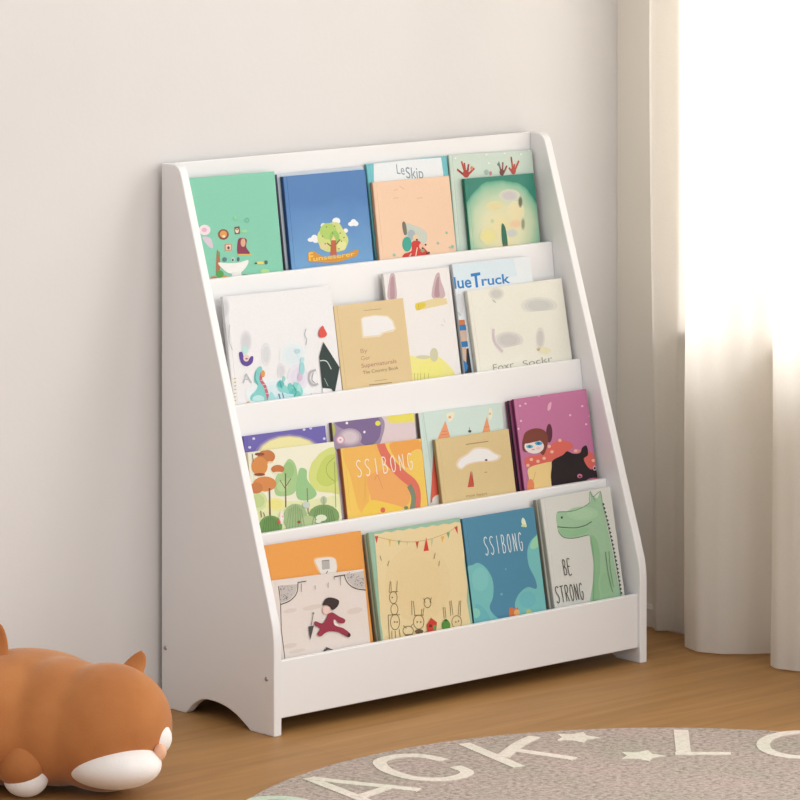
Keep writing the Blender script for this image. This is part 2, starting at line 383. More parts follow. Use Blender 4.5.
b.line([(348, 356), (362, 368), (352, 382), (336, 374), (348, 356)], .6, '#62b795'); b.ell(276, 355, 8, 12, '#9bdc9f'); b.ell(330, 438, 22, 10, '#9fdca0')
b.build()
b = Book(1, .0078, (276.5, 174.5), (363.3, 166.3), .006, '#cfdbe6', '#77738f', label='pale book with a mauve spine tucked behind the blue tree book', group=G1); b.build()
b = Book(1, 0, (282.8, 176.6), (365, 169.3), .0072, '#5b93cb', '#204d82', label='blue picture book with a green tree above golden lettering, on the top tier', group=G1,
         mat0=glow_mat('blue_sky_print', [(.1, '#79aedb'), (.5, '#659ed1'), (.9, '#4a84c2'), (1.2, '#3f79b8')], .5, -.1, 2.2, 1.0))
b.at(285, 200, 8)
for e in ((205, 318, 24, 17), (235, 305, 26, 27), (245, 325, 26, 18), (306, 205, 21, 20), (410, 168, 32, 27), (530, 192, 26, 18), (548, 178, 24, 25), (565, 190, 22, 20), (485, 245, 18, 18)): b.ell(*e, '#f4f7fa')
b.blob([(258, 285), (292, 230), (360, 184), (425, 182), (462, 232), (505, 310), (490, 372), (440, 410), (335, 414), (278, 370)], '#d3df86')
b.ell(345, 250, 68, 66, '#b4d46b'); b.ell(395, 300, 40, 55, '#9cc862'); b.ell(455, 365, 36, 40, '#e8e8a0'); b.ell(310, 370, 34, 30, '#e2d79a')
b.poly([(368, 320), (406, 320), (413, 440), (360, 440)], '#c2633e'); b.poly([(368, 322), (388, 284), (406, 322)], '#f4d893'); b.line([(370, 372), (335, 345)], 1.3, '#8f5d3e'); b.line([(404, 358), (440, 315)], 1.3, '#8f5d3e')
for x, y in ((330, 215), (380, 265), (440, 265), (300, 290), (320, 350), (450, 330), (430, 390), (470, 300), (395, 210)): b.ell(x, y, 6, 5, '#8b6f3c')
b.blob([(185, 430), (225, 408), (300, 452), (400, 452), (500, 425), (580, 395), (575, 440), (510, 470), (400, 500), (280, 498), (190, 490)], '#d7972c')
b.text('F', (192, 486), (228, 482), 8.5, '#f6c64e', .02); b.text('unseserer', (226, 488), (556, 446), 4.6, '#f4cb62', .012)
b.build()
b = Book(1, .0078, (366, 164.3), (446.6, 155.9), .005, '#74c6d0', '#5aa3ad', label='teal edged book with a white panel reading Le Skip, behind the peach book', group=G1)
b.at(370, 150, 6.67); b.poly([(24, 84), (474, 50), (520, 400), (30, 400)], '#eff4f7'); b.text('Le', (180, 158), (232, 165), 10.5, '#7b97a6'); b.text('Skip', (243, 188), (358, 190), 12, '#7b97a6')
b.build()
b = Book(1, 0, (372.5, 182.5), (449.2, 175.7), .0065, '#f6d2b3', '#d9a888', label='peach picture book with a small red and teal figure, on the top tier', group=G1)
b.at(370, 150, 6.67)
b.line([(158, 270), (185, 262)], .5, '#cfae94'); b.line([(195, 240), (230, 262)], .5, '#cfae94'); b.line([(155, 322), (190, 318)], .5, '#cfae94'); b.line([(312, 322), (348, 318)], .5, '#cfae94')
b.blob([(240, 492), (300, 505), (372, 545), (372, 618), (300, 610), (255, 595), (236, 560)], '#cdd3c6'); b.blob([(214, 495), (226, 476), (240, 500), (246, 560), (226, 562)], '#777264'); b.ell(275, 565, 26, 34, '#a9bcc0')
b.ell(303, 585, 18, 22, '#f0cda4'); b.ell(246, 628, 32, 50, '#3eac99'); b.blob([(278, 616), (325, 606), (362, 655), (405, 700), (402, 716), (228, 730), (226, 694), (276, 672)], '#d33a32')
b.ell(345, 642, 18, 22, '#f1c0a4'); b.ell(350, 672, 14, 10, '#8fae7c'); b.line([(300, 730), (315, 650)], 1.2, '#f3d9b8'); b.line([(250, 728), (275, 690)], 1.2, '#f1c9b4')
for x, y in ((312, 598), (370, 632), (378, 690), (392, 684), (350, 655)): b.ell(x, y, 7, 6, '#3d3534')
for x, y, r in ((452, 622, 9), (548, 645, 11), (510, 552, 8), (530, 650, 6), (160, 700, 10)): b.ell(x, y, r, r, '#8ccab4')
b.build()
b = Book(1, .0078, (448.6, 155.3), (532, 150), .005, '#d2e3d6', '#a9c6b7', label='pale mint book printed with raised red hands, behind the dark green book', group=G1)
b.at(445, 140, 6.667)
for x, y in ((80, 195), (110, 142), (128, 152), (158, 160), (195, 188)): b.line([(140, 245), (x, y)], 2.3, '#bb4a3f')
b.line([(92, 205), (120, 225)], 1.2, '#6f3a32'); b.line([(155, 165), (158, 205)], 1, '#6f3a32'); b.ell(140, 225, 22, 26, '#b8463c'); b.ell(178, 188, 10, 14, '#e08a74')
for x, y in ((358, 150), (385, 148), (412, 172)): b.line([(380, 240), (x, y)], 2.2, '#97605a')
b.ell(378, 215, 16, 22, '#7d4f48'); b.poly([(345, 165), (360, 140), (368, 185)], '#6e938c')
for x, y in ((440, 112), (492, 138), (462, 160), (425, 185)): b.line([(455, 225), (x, y)], 2.2, '#c2564a')
b.ell(455, 205, 17, 24, '#c2564a'); b.line([(440, 120), (444, 150)], 1, '#7a4037'); b.ell(275, 215, 16, 18, '#a9bdb4'); b.ell(303, 222, 10, 14, '#cf8b98')
for x, y in ((68, 122), (275, 98), (292, 155), (505, 95), (560, 70), (395, 90)): b.ell(x, y, 7, 6, '#f1f6f0')
b.build()
b = Book(1, 0, (464, 178.8), (533.9, 173), .0062, '#2f9577', '#24715c', label='dark green book with a blurred pale yellow glow, rightmost on the top tier', group=G1,
         mat0=glow_mat('green_glow_print', [(.25, '#ede2ae'), (.52, '#e2e2bd'), (.74, '#c6d9b6'), (.92, '#8cc2a4'), (1.08, '#4ba485'), (1.3, '#258572')], .48, .42, .66, .62))
b.at(445, 140, 6.667)
b.soft(430, 370, 70, 42, ['#d9dcc9', '#d6d3cb', '#d0cbcb']); b.soft(470, 480, 60, 75, ['#e9e4bb', '#eee3b6']); b.soft(470, 560, 45, 32, ['#efdcb3', '#f1d2ad']); b.soft(445, 620, 40, 30, ['#d6dcc9', '#cfd2cd']); b.soft(330, 440, 60, 34, ['#e8e2b3', '#e9e1ac'])
b.soft(502, 412, 15, 40, ['#b8b79c', '#8b8b72', '#6f7560']); b.soft(520, 560, 13, 42, ['#bcc2a2', '#99a283']); b.blob([(378, 560), (398, 575), (412, 640), (416, 712), (388, 715), (376, 640)], '#2f735c'); b.ell(400, 708, 17, 10, '#ad4c39'); b.ell(315, 540, 10, 14, '#c3dfb0'); b.soft(290, 640, 60, 60, ['#e8e2b0', '#e9e3a6', '#ece49c'])
b.build()
# ---- second tier
b = Book(2, .001, (222.5, 297), (331, 286), .006, '#f3f2f3', '#dfdde0', label='white alphabet book with a teal unicorn, purple ring and black kite shape', group=G2)
b.at(210, 280, 5.714)
b.soft(82, 165, 30, 70, ['#e6e6e8', '#dcdcdf', '#d3d3d6']); b.soft(100, 330, 14, 110, ['#e4e4e6', '#d9d9dc']); b.line([(112, 255), (108, 340), (128, 400)], .7, '#b9babd'); b.line([(100, 440), (118, 540)], .6, '#c9c9cc')
b.soft(205, 352, 34, 66, ['#e7e7ea', '#dddde1', '#d6d7db']); b.soft(320, 425, 28, 68, ['#e7e8ea', '#dcdee0']); b.soft(406, 522, 24, 48, ['#e6e6ea', '#dadade']); b.soft(475, 430, 80, 80, ['#eef4f6', '#e8f2f5', '#e2f0f4']); b.soft(390, 650, 190, 90, ['#eef5f7', '#e6f2f6', '#dceff4']); b.soft(500, 560, 60, 80, ['#eae9f3', '#e6e2f0'])
b.blob([(164, 420), (182, 412), (195, 446), (216, 455), (234, 436), (246, 440), (240, 474), (210, 493), (178, 476)], '#5d419c'); b.ell(206, 446, 17, 20, '#efd9c6'); b.ell(208, 450, 8, 5, '#a0658a'); b.ell(200, 400, 18, 24, '#c5e9e6')
b.blob([(252, 545), (268, 505), (296, 500), (300, 600), (338, 685), (290, 692), (236, 690), (230, 664), (262, 628), (270, 600), (254, 585)], '#86d2cf'); b.ell(275, 680, 34, 22, '#c4eaea'); b.line([(262, 520), (256, 560), (272, 600)], 1.4, '#4fb1b0')
b.line([(296, 530), (289, 570), (314, 612), (332, 682)], 3.4, '#c9677c'); b.ell(302, 536, 11, 20, '#e6a052')
for x, y in ((296, 575), (305, 600), (318, 622), (326, 650)): b.line([(x-9, y), (x+9, y-4)], .7, '#f0c7c9')
b.blob([(378, 600), (400, 570), (425, 600), (455, 615), (480, 585), (510, 595), (530, 640), (505, 680), (460, 672), (430, 645), (400, 640)], '#8fd8d2'); b.ell(402, 595, 20, 20, '#62bfbd'); b.ell(480, 640, 30, 22, '#5fc3ba'); b.ell(505, 625, 12, 30, '#a9e2da')
b.ell(440, 672, 66, 22, '#c3e8f0'); b.ell(455, 612, 14, 24, '#74cbc6'); b.ell(495, 655, 20, 22, '#6fc9c2'); b.ell(420, 565, 9, 16, '#9adad6'); b.blob([(330, 690), (345, 640), (365, 660), (380, 695)], '#a9dfe2'); b.line([(470, 600), (490, 640), (470, 680)], 1.2, '#3fa9a3'); b.line([(395, 580), (410, 620)], 1.2, '#3fa9a3'); b.line([(390, 650), (402, 690)], 1.6, '#6d7f9b'); b.line([(412, 645), (420, 680)], 1.2, '#6d7f9b'); b.ell(523, 505, 15, 40, '#a4dde0'); b.ell(498, 405, 16, 12, '#b9e2e8'); b.ell(525, 455, 12, 14, '#b9e4ea'); b.ell(512, 555, 14, 24, '#d9c4dc')
b.line([(602, 514), (572, 528), (563, 565), (585, 600), (615, 594)], 2.2, '#bdbac1'); b.line([(588, 530), (580, 570), (600, 590)], .6, '#8d8a93'); b.line([(188, 590), (205, 535)], 1.1, '#c3c5ca'); b.line([(205, 535), (235, 588)], 1.1, '#c3c5ca'); b.line([(196, 568), (222, 566)], .8, '#c3c5ca')
b.line([(548, 278), (538, 312), (550, 340), (545, 372)], .7, '#a9b6b6'); b.blob([(640, 262), (652, 280), (666, 310), (650, 328), (622, 326), (618, 295)], '#e24c41')
b.poly([(645, 354), (738, 500), (710, 646), (690, 622), (640, 616), (622, 438)], '#1e3431'); b.poly([(640, 618), (686, 622), (706, 645), (640, 645)], '#f3f2f3'); b.line([(622, 462), (662, 464), (690, 510)], 1.0, '#cdd6d0'); b.line([(650, 560), (672, 608)], .7, '#9fb0a8'); b.ell(576, 655, 7, 8, '#e3c3cf'); b.ell(215, 702, 9, 8, '#d8b58a')
for k in range(7): b.line([(134, 565+k*21), (146, 562+k*21)], 1.0, '#d6c67c')
b.build()
b = Book(2, 0, (333.2, 306.2), (403.2, 298), .0068, '#e4cb9a', '#c0a77b', label='tan book with a white cloud patch above brown lettering, on the second tier', group=G2)
b.at(330, 280, 6.667)
b.line([(225, 204), (342, 192)], .7, '#bda578'); b.poly([(205, 258), (220, 245), (300, 232), (385, 238), (420, 270), (441, 325), (420, 345), (362, 354), (332, 378), (215, 387)], '#efe0c4'); b.poly([(213, 262), (225, 252), (300, 240), (380, 245), (412, 275), (428, 325), (345, 350), (325, 366), (224, 375)], '#f3f2f1')
b.text('By', (205, 488), (250, 482), 4.5, '#bd9478'); b.text('Ger', (208, 536), (270, 528), 4.2, '#bd9478'); b.text('Supernaturals', (210, 586), (444, 552), 4.2, '#b98a70', .008); b.text('The Country Book', (220, 628), (456, 594), 3.4, '#8d7452'); b.line([(295, 674), (380, 662)], .5, '#b09568'); b.line([(260, 700), (412, 684)], .9, '#a78c60')
b.build()
b = Book(2, .0082, (383, 274), (449, 267), .0055, '#f4f1ef', '#e2dcd8', label='white book with pink rabbit ears and a yellow field, right of the tan book', group=G2)
b.at(380, 255, 5.926)
b.blob([(46, 255), (54, 150), (68, 104), (84, 112), (92, 150), (98, 255)], '#cdb2b8'); b.blob([(60, 255), (62, 160), (75, 125), (84, 160), (86, 255)], '#bb979f'); b.blob([(308, 250), (326, 130), (350, 104), (360, 150), (385, 245)], '#d0b5ba'); b.blob([(322, 240), (334, 150), (348, 130), (350, 200), (352, 245)], '#b8949d')
b.poly([(208, 286), (330, 255), (392, 256), (400, 290), (300, 312), (215, 330)], '#ecdaa6'); b.blob([(212, 290), (262, 282), (270, 300), (250, 318), (216, 326)], '#e5cd3c'); b.line([(225, 290), (232, 325)], .5, '#b59c39')
b.blob([(150, 612), (240, 606), (330, 598), (400, 645), (440, 720), (330, 790), (150, 790)], '#f4ee92'); b.ell(320, 592, 24, 42, '#d6d2b2'); b.ell(255, 605, 42, 12, '#d9d5b2'); b.ell(300, 680, 70, 50, '#f4ee8a')
for x in (205, 222, 240, 262, 285): b.line([(x, 745), (x+(x % 7)-3, 700)], .5, '#a39b3c')
b.line([(375, 380), (385, 400)], .5, '#cdc4c2'); b.line([(362, 412), (376, 420)], .5, '#cdc4c2')
b.build()
b = Book(2, .0086, (452, 264.3), (530, 256), .0055, '#edf4f8', '#d4dde2', label='pale book with blue lettering and a blue striped leg, behind the cream book', group=G2)
b.at(440, 250, 5.714)
b.poly([(40, 85), (420, 50), (440, 150), (60, 190)], '#dfeff8'); b.text('lue', (84, 220), (182, 212), 12, '#2a86cc', .02); b.text('T', (184, 215), (238, 206), 14.5, '#2180c8', .035); b.text('ruck', (240, 203), (402, 187), 10, '#2a86cc', .02)
b.ell(108, 315, 26, 66, '#e1e4e8'); b.line([(85, 300), (95, 345), (120, 375)], .8, '#b9bcc1'); b.poly([(92, 402), (140, 398), (143, 428), (96, 432)], '#da7d45'); b.poly([(98, 430), (146, 426), (150, 458), (103, 462)], '#3282c2'); b.poly([(104, 462), (150, 458), (154, 522), (110, 526)], '#dabca6'); b.poly([(118, 524), (156, 520), (160, 552), (122, 556)], '#2f7fc0'); b.poly([(104, 560), (150, 553), (150, 640), (105, 640)], '#d9b9a4')
b.poly([(150, 565), (162, 560), (185, 720), (60, 735), (60, 690), (150, 690)], '#1f2833'); b.ell(114, 668, 44, 42, '#2c80c6'); b.ell(48, 684, 16, 10, '#35506c'); b.ell(55, 658, 8, 14, '#c9825c')
b.build()
b = Book(2, 0, (466.8, 291), (561.6, 278), .0072, '#f2f1e4', '#d8d6c8', label='wide cream book with grey smudges above grey lettering, rightmost on second tier', group=G2)
b.at(440, 250, 5.714)
b.soft(322, 250, 46, 36, ['#e6e6db', '#dcdcd3', '#d2d2ca']); b.line([(300, 285), (318, 300)], 1, '#a9a8a2'); b.soft(565, 318, 104, 50, ['#e6e6dd', '#dbdbd5', '#d2d2cd']); b.poly([(460, 358), (655, 342), (660, 366), (462, 380)], '#f2f1e4'); b.soft(392, 515, 84, 50, ['#e4e2dc', '#d9d6d3', '#d2cfcc']); b.poly([(345, 565), (470, 538), (480, 570), (365, 595)], '#f2f1e4')
b.soft(572, 505, 26, 64, ['#e2e0d8', '#d3d0cc']); b.line([(305, 450), (310, 520), (358, 582)], 3, '#d8c9d2'); b.ell(566, 568, 15, 10, '#d3c39a'); b.ell(568, 572, 5, 4, '#5e5848'); b.soft(600, 575, 34, 20, ['#efeccf', '#efeac2'])
b.text('Foxr', (305, 694), (422, 672), 7.5, '#a3a199', -.004); b.text('Sockr', (474, 668), (642, 636), 6.5, '#a3a199', -.004)
b.build()
# ---- third tier
b = Book(3, .0085, (243, 436.3), (325.3, 425.6), .0055, '#6d62b2', '#574d92', label='violet night book with a large pale yellow moon, behind the forest book', group=G3)
b.at(235, 410, 6.154); b.ell(335, 300, 225, 152, '#8d82b6'); b.ell(335, 300, 210, 142, '#cfc6a8'); b.ell(335, 300, 198, 134, '#f0e8ab')
for x, y in ((115, 176), (465, 112), (549, 176), (425, 120), (90, 230)): b.ell(x, y, 9, 8, '#dcd6ee')
b.build()
b = Book(3, 0, (247.3, 452.5), (334, 441.6), .0068, '#f4f2db', '#d9d2ae', label='forest picture book with orange and green trees, leftmost on the third tier', group=G3)
b.at(235, 410, 6.154)
b.poly([(80, 520), (200, 560), (420, 560), (650, 520), (650, 800), (100, 800)], '#eaeeb9'); b.soft(140, 560, 60, 60, ['#d6e3a9', '#c7d894']); b.soft(250, 580, 60, 40, ['#f0eca0', '#efe88e'])
b.blob([(528, 262), (600, 228), (660, 262), (660, 500), (590, 508), (500, 496), (455, 432), (466, 340), (500, 292)], '#d9e184'); b.blob([(545, 300), (620, 280), (640, 420), (560, 470), (500, 420)], '#c9d76c'); b.line([(612, 290), (565, 340), (570, 400), (615, 440)], .6, '#98a552'); b.line([(612, 320), (620, 600)], .9, '#98a05c')
b.blob([(330, 302), (368, 330), (384, 400), (380, 478), (345, 522), (252, 522), (248, 424), (290, 360)], '#abcf90'); b.blob([(400, 358), (440, 370), (446, 430), (502, 512), (460, 552), (388, 548), (374, 480), (384, 410)], '#9ccb8e'); b.ell(330, 370, 34, 50, '#9cc682'); b.ell(290, 470, 34, 34, '#bcd99c')
b.line([(310, 390), (312, 600)], 1.5, '#7d5e48'); b.line([(312, 470), (345, 420)], .8, '#7d5e48'); b.line([(312, 490), (275, 430)], .8, '#7d5e48'); b.line([(443, 480), (450, 640)], 1.3, '#8c837b'); b.ell(545, 555, 20, 25, '#b7c7a4'); b.line([(545, 540), (547, 600)], .7, '#7f8a72')
b.ell(192, 287, 54, 42, '#c97b41'); b.ell(150, 345, 50, 58, '#db8f4a'); b.ell(182, 455, 72, 46, '#db8d4d'); b.ell(262, 364, 41, 26, '#c9763f'); b.ell(130, 480, 40, 34, '#cc7f46'); b.ell(150, 272, 30, 10, '#8d4c2d'); b.ell(150, 397, 34, 9, '#8d4c2d'); b.ell(262, 386, 30, 6, '#efe3c4'); b.ell(215, 322, 18, 6, '#f0d9b0')
b.line([(211, 480), (215, 665)], 1.7, '#705741'); b.line([(105, 270), (112, 320)], .8, '#705741')
b.ell(545, 655, 96, 74, '#80a468'); b.ell(370, 665, 76, 88, '#a3bf8a'); b.ell(218, 715, 72, 66, '#729d59'); b.ell(450, 690, 50, 40, '#b5c994')
for k in range(-4, 5): b.line([(545+k*20, 730), (545+k*12, 588+abs(k)*6)], .6, '#5d804a')
for k in range(-3, 4): b.line([(370+k*20, 745), (370+k*12, 585+abs(k)*8)], .7, '#86a56f')
for k in range(-3, 4): b.line([(218+k*18, 770), (218+k*12, 655+abs(k)*6)], .6, '#557f42')
b.ell(284, 662, 14, 40, '#f1e9de'); b.ell(266, 690, 12, 12, '#c65d4c'); b.ell(290, 655, 5, 5, '#e1a9a0'); b.ell(528, 664, 34, 20, '#e3ead0'); b.ell(510, 685, 18, 12, '#e3ead0'); b.line([(155, 620), (160, 660)], 1, '#6d5d48'); b.line([(172, 630), (182, 660)], .8, '#6d5d48'); b.ell(390, 690, 10, 9, '#a0523f'); b.ell(435, 585, 24, 20, '#c9d8cf')
b.build()
b = Book(3, .0085, (331.5, 422.6), (414, 413), .0068, '#e3d2d6', '#63404a', label='mauve and yellow starry book peeking out above the orange lettered book', group=G3)
b.at(325, 405, 6.667)
b.blob([(60, 110), (200, 80), (340, 66), (395, 110), (385, 200), (330, 280), (80, 310)], '#a08fab'); b.blob([(70, 115), (200, 85), (330, 75), (372, 120), (360, 220), (300, 270), (240, 250), (230, 180), (120, 160)], '#7d6897'); b.soft(165, 215, 80, 60, ['#b3a3b6', '#cbbac6', '#d8c9d1']); b.poly([(395, 60), (640, 20), (640, 112), (430, 122)], '#ebe17a'); b.blob([(440, 75), (600, 45), (620, 90), (470, 105)], '#eee35f'); b.ell(48, 170, 20, 46, '#b9bf62')
b.ell(352, 122, 18, 17, '#e6e052'); b.ell(145, 120, 9, 9, '#f3eef0'); b.ell(262, 180, 8, 9, '#efe9ee'); b.ell(102, 232, 30, 30, '#d2a1b2'); b.ell(102, 232, 21, 21, '#f0e2e6'); b.ell(102, 232, 7, 7, '#d2a1b2')
b.build()
b = Book(3, 0, (340.3, 448.7), (421, 438.6), .0068, '#f6cd62', '#b5683e', label='orange and yellow book with tall white letters and a red swirl', group=G3)
b.at(325, 405, 6.667)
b.blob([(120, 300), (250, 270), (350, 260), (420, 380), (380, 480), (300, 540), (290, 700), (230, 700), (170, 480)], '#f3bb5c'); b.blob([(285, 480), (420, 430), (545, 500), (565, 640), (480, 700), (340, 690), (300, 600)], '#f3ae66'); b.blob([(430, 262), (560, 236), (640, 250), (650, 420), (600, 430), (500, 390)], '#f2a94f'); b.blob([(560, 330), (640, 300), (660, 440), (620, 500), (570, 440)], '#f6cf62'); b.blob([(300, 640), (400, 650), (520, 690), (400, 740), (250, 740)], '#f4cf55')
b.line([(365, 240), (395, 320), (450, 400), (520, 470), (590, 530), (612, 600), (605, 720)], 10, '#e1735f'); b.line([(560, 535), (585, 590), (590, 640), (575, 720)], 6, '#808c72'); b.ell(385, 700, 16, 18, '#dd6a58'); b.ell(540, 685, 14, 12, '#72905e'); b.line([(270, 480), (265, 640)], .8, '#eab26a'); b.line([(330, 500), (350, 470), (385, 560)], .8, '#e59a5a')
b.hand('SSIBOWG'.replace('W', 'N'), (205, 482), (600, 424), 16, 1.0, '#fff4e4', -.05, .42)
b.build()
b = Book(3, .0085, (418, 413.2), (501, 402.8), .0066, '#d4e8e0', '#6d5350', label='mint book with two orange party hats, behind the tan cloud book', group=G3)
b.at(410, 395, 6.67)
b.line([(85, 110), (150, 560)], 1.0, '#b9d3cb'); b.poly([(236, 172), (275, 300), (180, 300)], '#f0a274'); b.line([(212, 245), (250, 240)], .8, '#e5855c'); b.line([(205, 265), (258, 260)], .8, '#e5855c'); b.poly([(513, 143), (542, 270), (476, 270)], '#f0a274'); b.line([(495, 215), (530, 210)], .8, '#e5855c')
b.blob([(240, 130), (262, 118), (285, 112), (298, 125), (285, 160), (262, 180), (250, 160)], '#f5efd6'); b.ell(265, 148, 9, 9, '#e3a976'); b.blob([(525, 95), (540, 88), (550, 120), (540, 165), (525, 150)], '#f5efd6'); b.ell(533, 125, 8, 8, '#e3c08a'); b.ell(398, 242, 11, 9, '#5f4552'); b.line([(395, 215), (398, 240)], .6, '#5f4552')
b.poly([(160, 300), (188, 300), (222, 690), (135, 720)], '#e4655180'[:7]); b.line([(170, 400), (185, 570)], .8, '#c2473c'); b.blob([(150, 690), (200, 665), (215, 720), (160, 760)], '#eee6dc')
b.build()
b = Book(3, 0, (435, 439.6), (508.7, 428.9), .0068, '#dfc894', '#b39460', label='tan book with a white cloud over a small red cone, on third tier', group=G3)
b.at(410, 395, 6.67)
b.line([(372, 330), (522, 309)], .8, '#9d8759'); b.blob([(308, 470), (325, 425), (378, 392), (430, 352), (510, 352), (562, 382), (608, 408), (565, 442), (470, 448), (390, 465), (340, 498)], '#eed9c4'); b.blob([(320, 468), (340, 430), (385, 400), (435, 362), (505, 362), (555, 390), (590, 410), (555, 434), (470, 440), (390, 455), (342, 486)], '#f3f2f0')
b.poly([(405, 504), (427, 612), (384, 616)], '#cb5442'); b.line([(412, 510), (424, 600)], .8, '#8f3a30'); b.ell(508, 434, 9, 7, '#7d3d47'); b.line([(495, 516), (515, 514)], .6, '#a58a5c'); b.text('mon heart', (375, 682), (515, 664), 2.8, '#a08552')
b.build()
for off, tl, tr, c, sp, lb in ((.0107, (506.5, 401.6), (577, 391), '#b5668f', '#7d3a62', 'plum spined book, rearmost of the stack behind the pink girl book'), (.0055, (508.5, 400.8), (579, 390.2), '#8c456e', '#2c1320', 'thin dark book in the stack, directly behind the pink girl book')):
    b = Book(3, off, tl, tr, (.0042 if off > .01 else .0048), c, sp, label=lb, group=G3); b.build()
b = Book(3, 0, (513.4, 399.3), (586.3, 388.9), .0050, '#c87aa4', '#7a3059', label='pink picture book of a brown haired girl with a black cat', group=G3)
b.at(495, 380, 6.957)
b.blob([(215, 540), (330, 512), (400, 440), (470, 418), (545, 458), (480, 512), (420, 552), (330, 585), (222, 606)], '#e26d61'); b.ell(655, 560, 42, 60, '#e36c61'); b.ell(700, 640, 30, 50, '#d9607a'); b.ell(580, 500, 40, 18, '#e58a92')
b.ell(377, 370, 22, 66, '#5f2d3e'); b.blob([(194, 410), (214, 362), (278, 336), (342, 350), (368, 400), (360, 470), (335, 522), (300, 500), (205, 500), (190, 450)], '#7f4236'); b.ell(272, 462, 68, 50, '#f5e7e3'); b.blob([(205, 440), (215, 385), (280, 360), (335, 385), (340, 412), (270, 432)], '#7f4236')
b.ell(240, 463, 24, 12, '#63bccf'); b.ell(302, 441, 26, 13, '#4fa9d6'); b.ell(240, 463, 9, 9, '#2d6f9b'); b.ell(302, 441, 9, 10, '#2d6f9b'); b.line([(255, 485), (275, 484)], .6, '#a0706a'); b.ell(300, 475, 14, 9, '#f1cdd0')
for x, y in ((252, 553), (298, 566), (228, 594), (395, 500), (450, 420), (376, 462), (340, 545), (683, 560), (560, 492)): b.ell(x, y, 12, 11, '#f4bfa6')
b.blob([(232, 615), (330, 580), (398, 572), (412, 615), (392, 650), (388, 745), (250, 800), (235, 690)], '#f2d493'); b.ell(246, 735, 26, 46, '#e98c60'); b.line([(280, 640), (265, 700)], .7, '#dcae66')
b.blob([(400, 560), (470, 522), (500, 496), (542, 512), (590, 506), (606, 470), (636, 458), (645, 520), (616, 548), (640, 600), (672, 622), (705, 588), (737, 606), (726, 672), (640, 692), (600, 780), (420, 780), (388, 690), (392, 610)], '#251b20')
b.ell(588, 668, 18, 15, '#d8779a'); b.ell(588, 672, 8, 6, '#251b20'); b.ell(692, 612, 14, 18, '#e3afbd'); b.ell(692, 614, 7, 9, '#251b20')
b.blob([(372, 165), (390, 155), (385, 200), (368, 215), (362, 195)], '#ecb3cb')
for x, y in ((605, 182), (657, 252), (632, 308), (172, 180), (210, 165), (305, 108), (178, 285), (520, 245), (160, 340), (700, 300), (300, 110), (640, 78)): b.ell(x, y, 8, 7, '#f0c6d8')
b.build()
# ---- bottom tier
b = Book(4, .0085, (264, 545.8), (361, 530.6), .006, '#f0a550', '#c47f38', label='orange book with a white patch, behind the leaping child book', group=G4)
b.at(255, 525, 5.714); b.blob([(335, 195), (390, 182), (440, 182), (466, 205), (464, 262), (400, 290), (360, 262)], '#f3c796'); b.blob([(345, 200), (390, 188), (440, 186), (462, 207), (460, 275), (390, 290), (365, 250)], '#eee8e2'); b.poly([(380, 205), (425, 200), (428, 250), (384, 256)], '#b9b4af'); b.line([(382, 205), (424, 201)], .7, '#6e6663'); b.line([(415, 262), (400, 284), (370, 282)], .9, '#5c5452')
b.build()
b = Book(4, 0, (271, 580.8), (363.8, 569), .0068, '#ebe0d9', '#cfc3ba', label='pale pink book of a leaping child in dark red, leftmost on bottom tier', group=G4)
b.at(255, 525, 5.714)
for e in ((200, 490, 40, 12), (570, 490, 45, 18), (200, 690, 40, 14), (240, 720, 50, 10), (330, 470, 60, 14)): b.ell(*e, '#e2d4cc', -.2)
b.line([(134, 350), (146, 450), (150, 600), (172, 775)], .9, '#4d4648', False); b.poly([(138, 346), (244, 338), (230, 390), (196, 428), (144, 446)], '#cbc3bf'); b.line([(246, 325), (238, 388), (200, 432), (145, 455)], 1.0, '#4d4648'); b.poly([(516, 284), (622, 262), (628, 366), (570, 356), (535, 326)], '#cdc6c1'); b.line([(508, 284), (530, 332), (572, 362), (632, 372)], 1.0, '#4d4648')
random.seed(11)
for k in range(34):
    x, y = random.uniform(142, 232), random.uniform(348, 430)
    if (x-142)+(y-348) < 118: b.line([(x, y), (x+random.uniform(-9, 9), y+random.uniform(-9, 9))], .5, '#7a7270')
    x, y = random.uniform(525, 622), random.uniform(275, 352)
    if (622-x)+(y-275) < 118: b.line([(x, y), (x+random.uniform(-9, 9), y+random.uniform(-9, 9))], .5, '#7a7270')
b.line([(246, 328), (290, 321)], .8, '#4d4648'); b.line([(448, 296), (512, 285)], .9, '#4d4648')
for x, y0, y1 in ((262, 335, 382), (340, 345, 368), (415, 328, 358), (485, 292, 345), (450, 296, 312)): b.line([(x, y0), (x+1, y1)], .6, '#8a8280')
b.ell(403, 486, 22, 24, '#f0cdc3'); b.blob([(383, 458), (398, 424), (428, 414), (474, 430), (470, 462), (440, 486), (425, 466), (405, 458)], '#3b2b2b'); b.line([(455, 545), (450, 565), (492, 585)], 3, '#f0e4df')
b.blob([(415, 508), (440, 500), (472, 520), (510, 540), (505, 560), (478, 560), (448, 540), (452, 572), (500, 590), (541, 622), (528, 640), (470, 612), (412, 610), (372, 636), (352, 622), (368, 592), (338, 572), (340, 550), (380, 562), (402, 535)], '#9d344b'); b.ell(533, 630, 9, 11, '#39222a'); b.ell(478, 575, 8, 8, '#f0cdc3')
b.poly([(302, 580), (333, 574), (312, 657)], '#4c474a'); b.line([(318, 575), (328, 515), (334, 502), (322, 505)], .7, '#6b6467'); b.poly([(370, 738), (405, 698), (458, 718), (412, 712)], '#4c474a'); b.poly([(280, 752), (308, 738), (330, 746), (305, 748)], '#5c5558'); b.poly([(530, 708), (552, 698), (560, 706)], '#5c5558')
b.build()
b = Book(4, .0080, (364.3, 534.6), (456, 519.3), .0068, '#b8d0b4', '#a98d70', label='mint edged book with a brown spine, hidden behind the bunting book', group=G4); b.build()
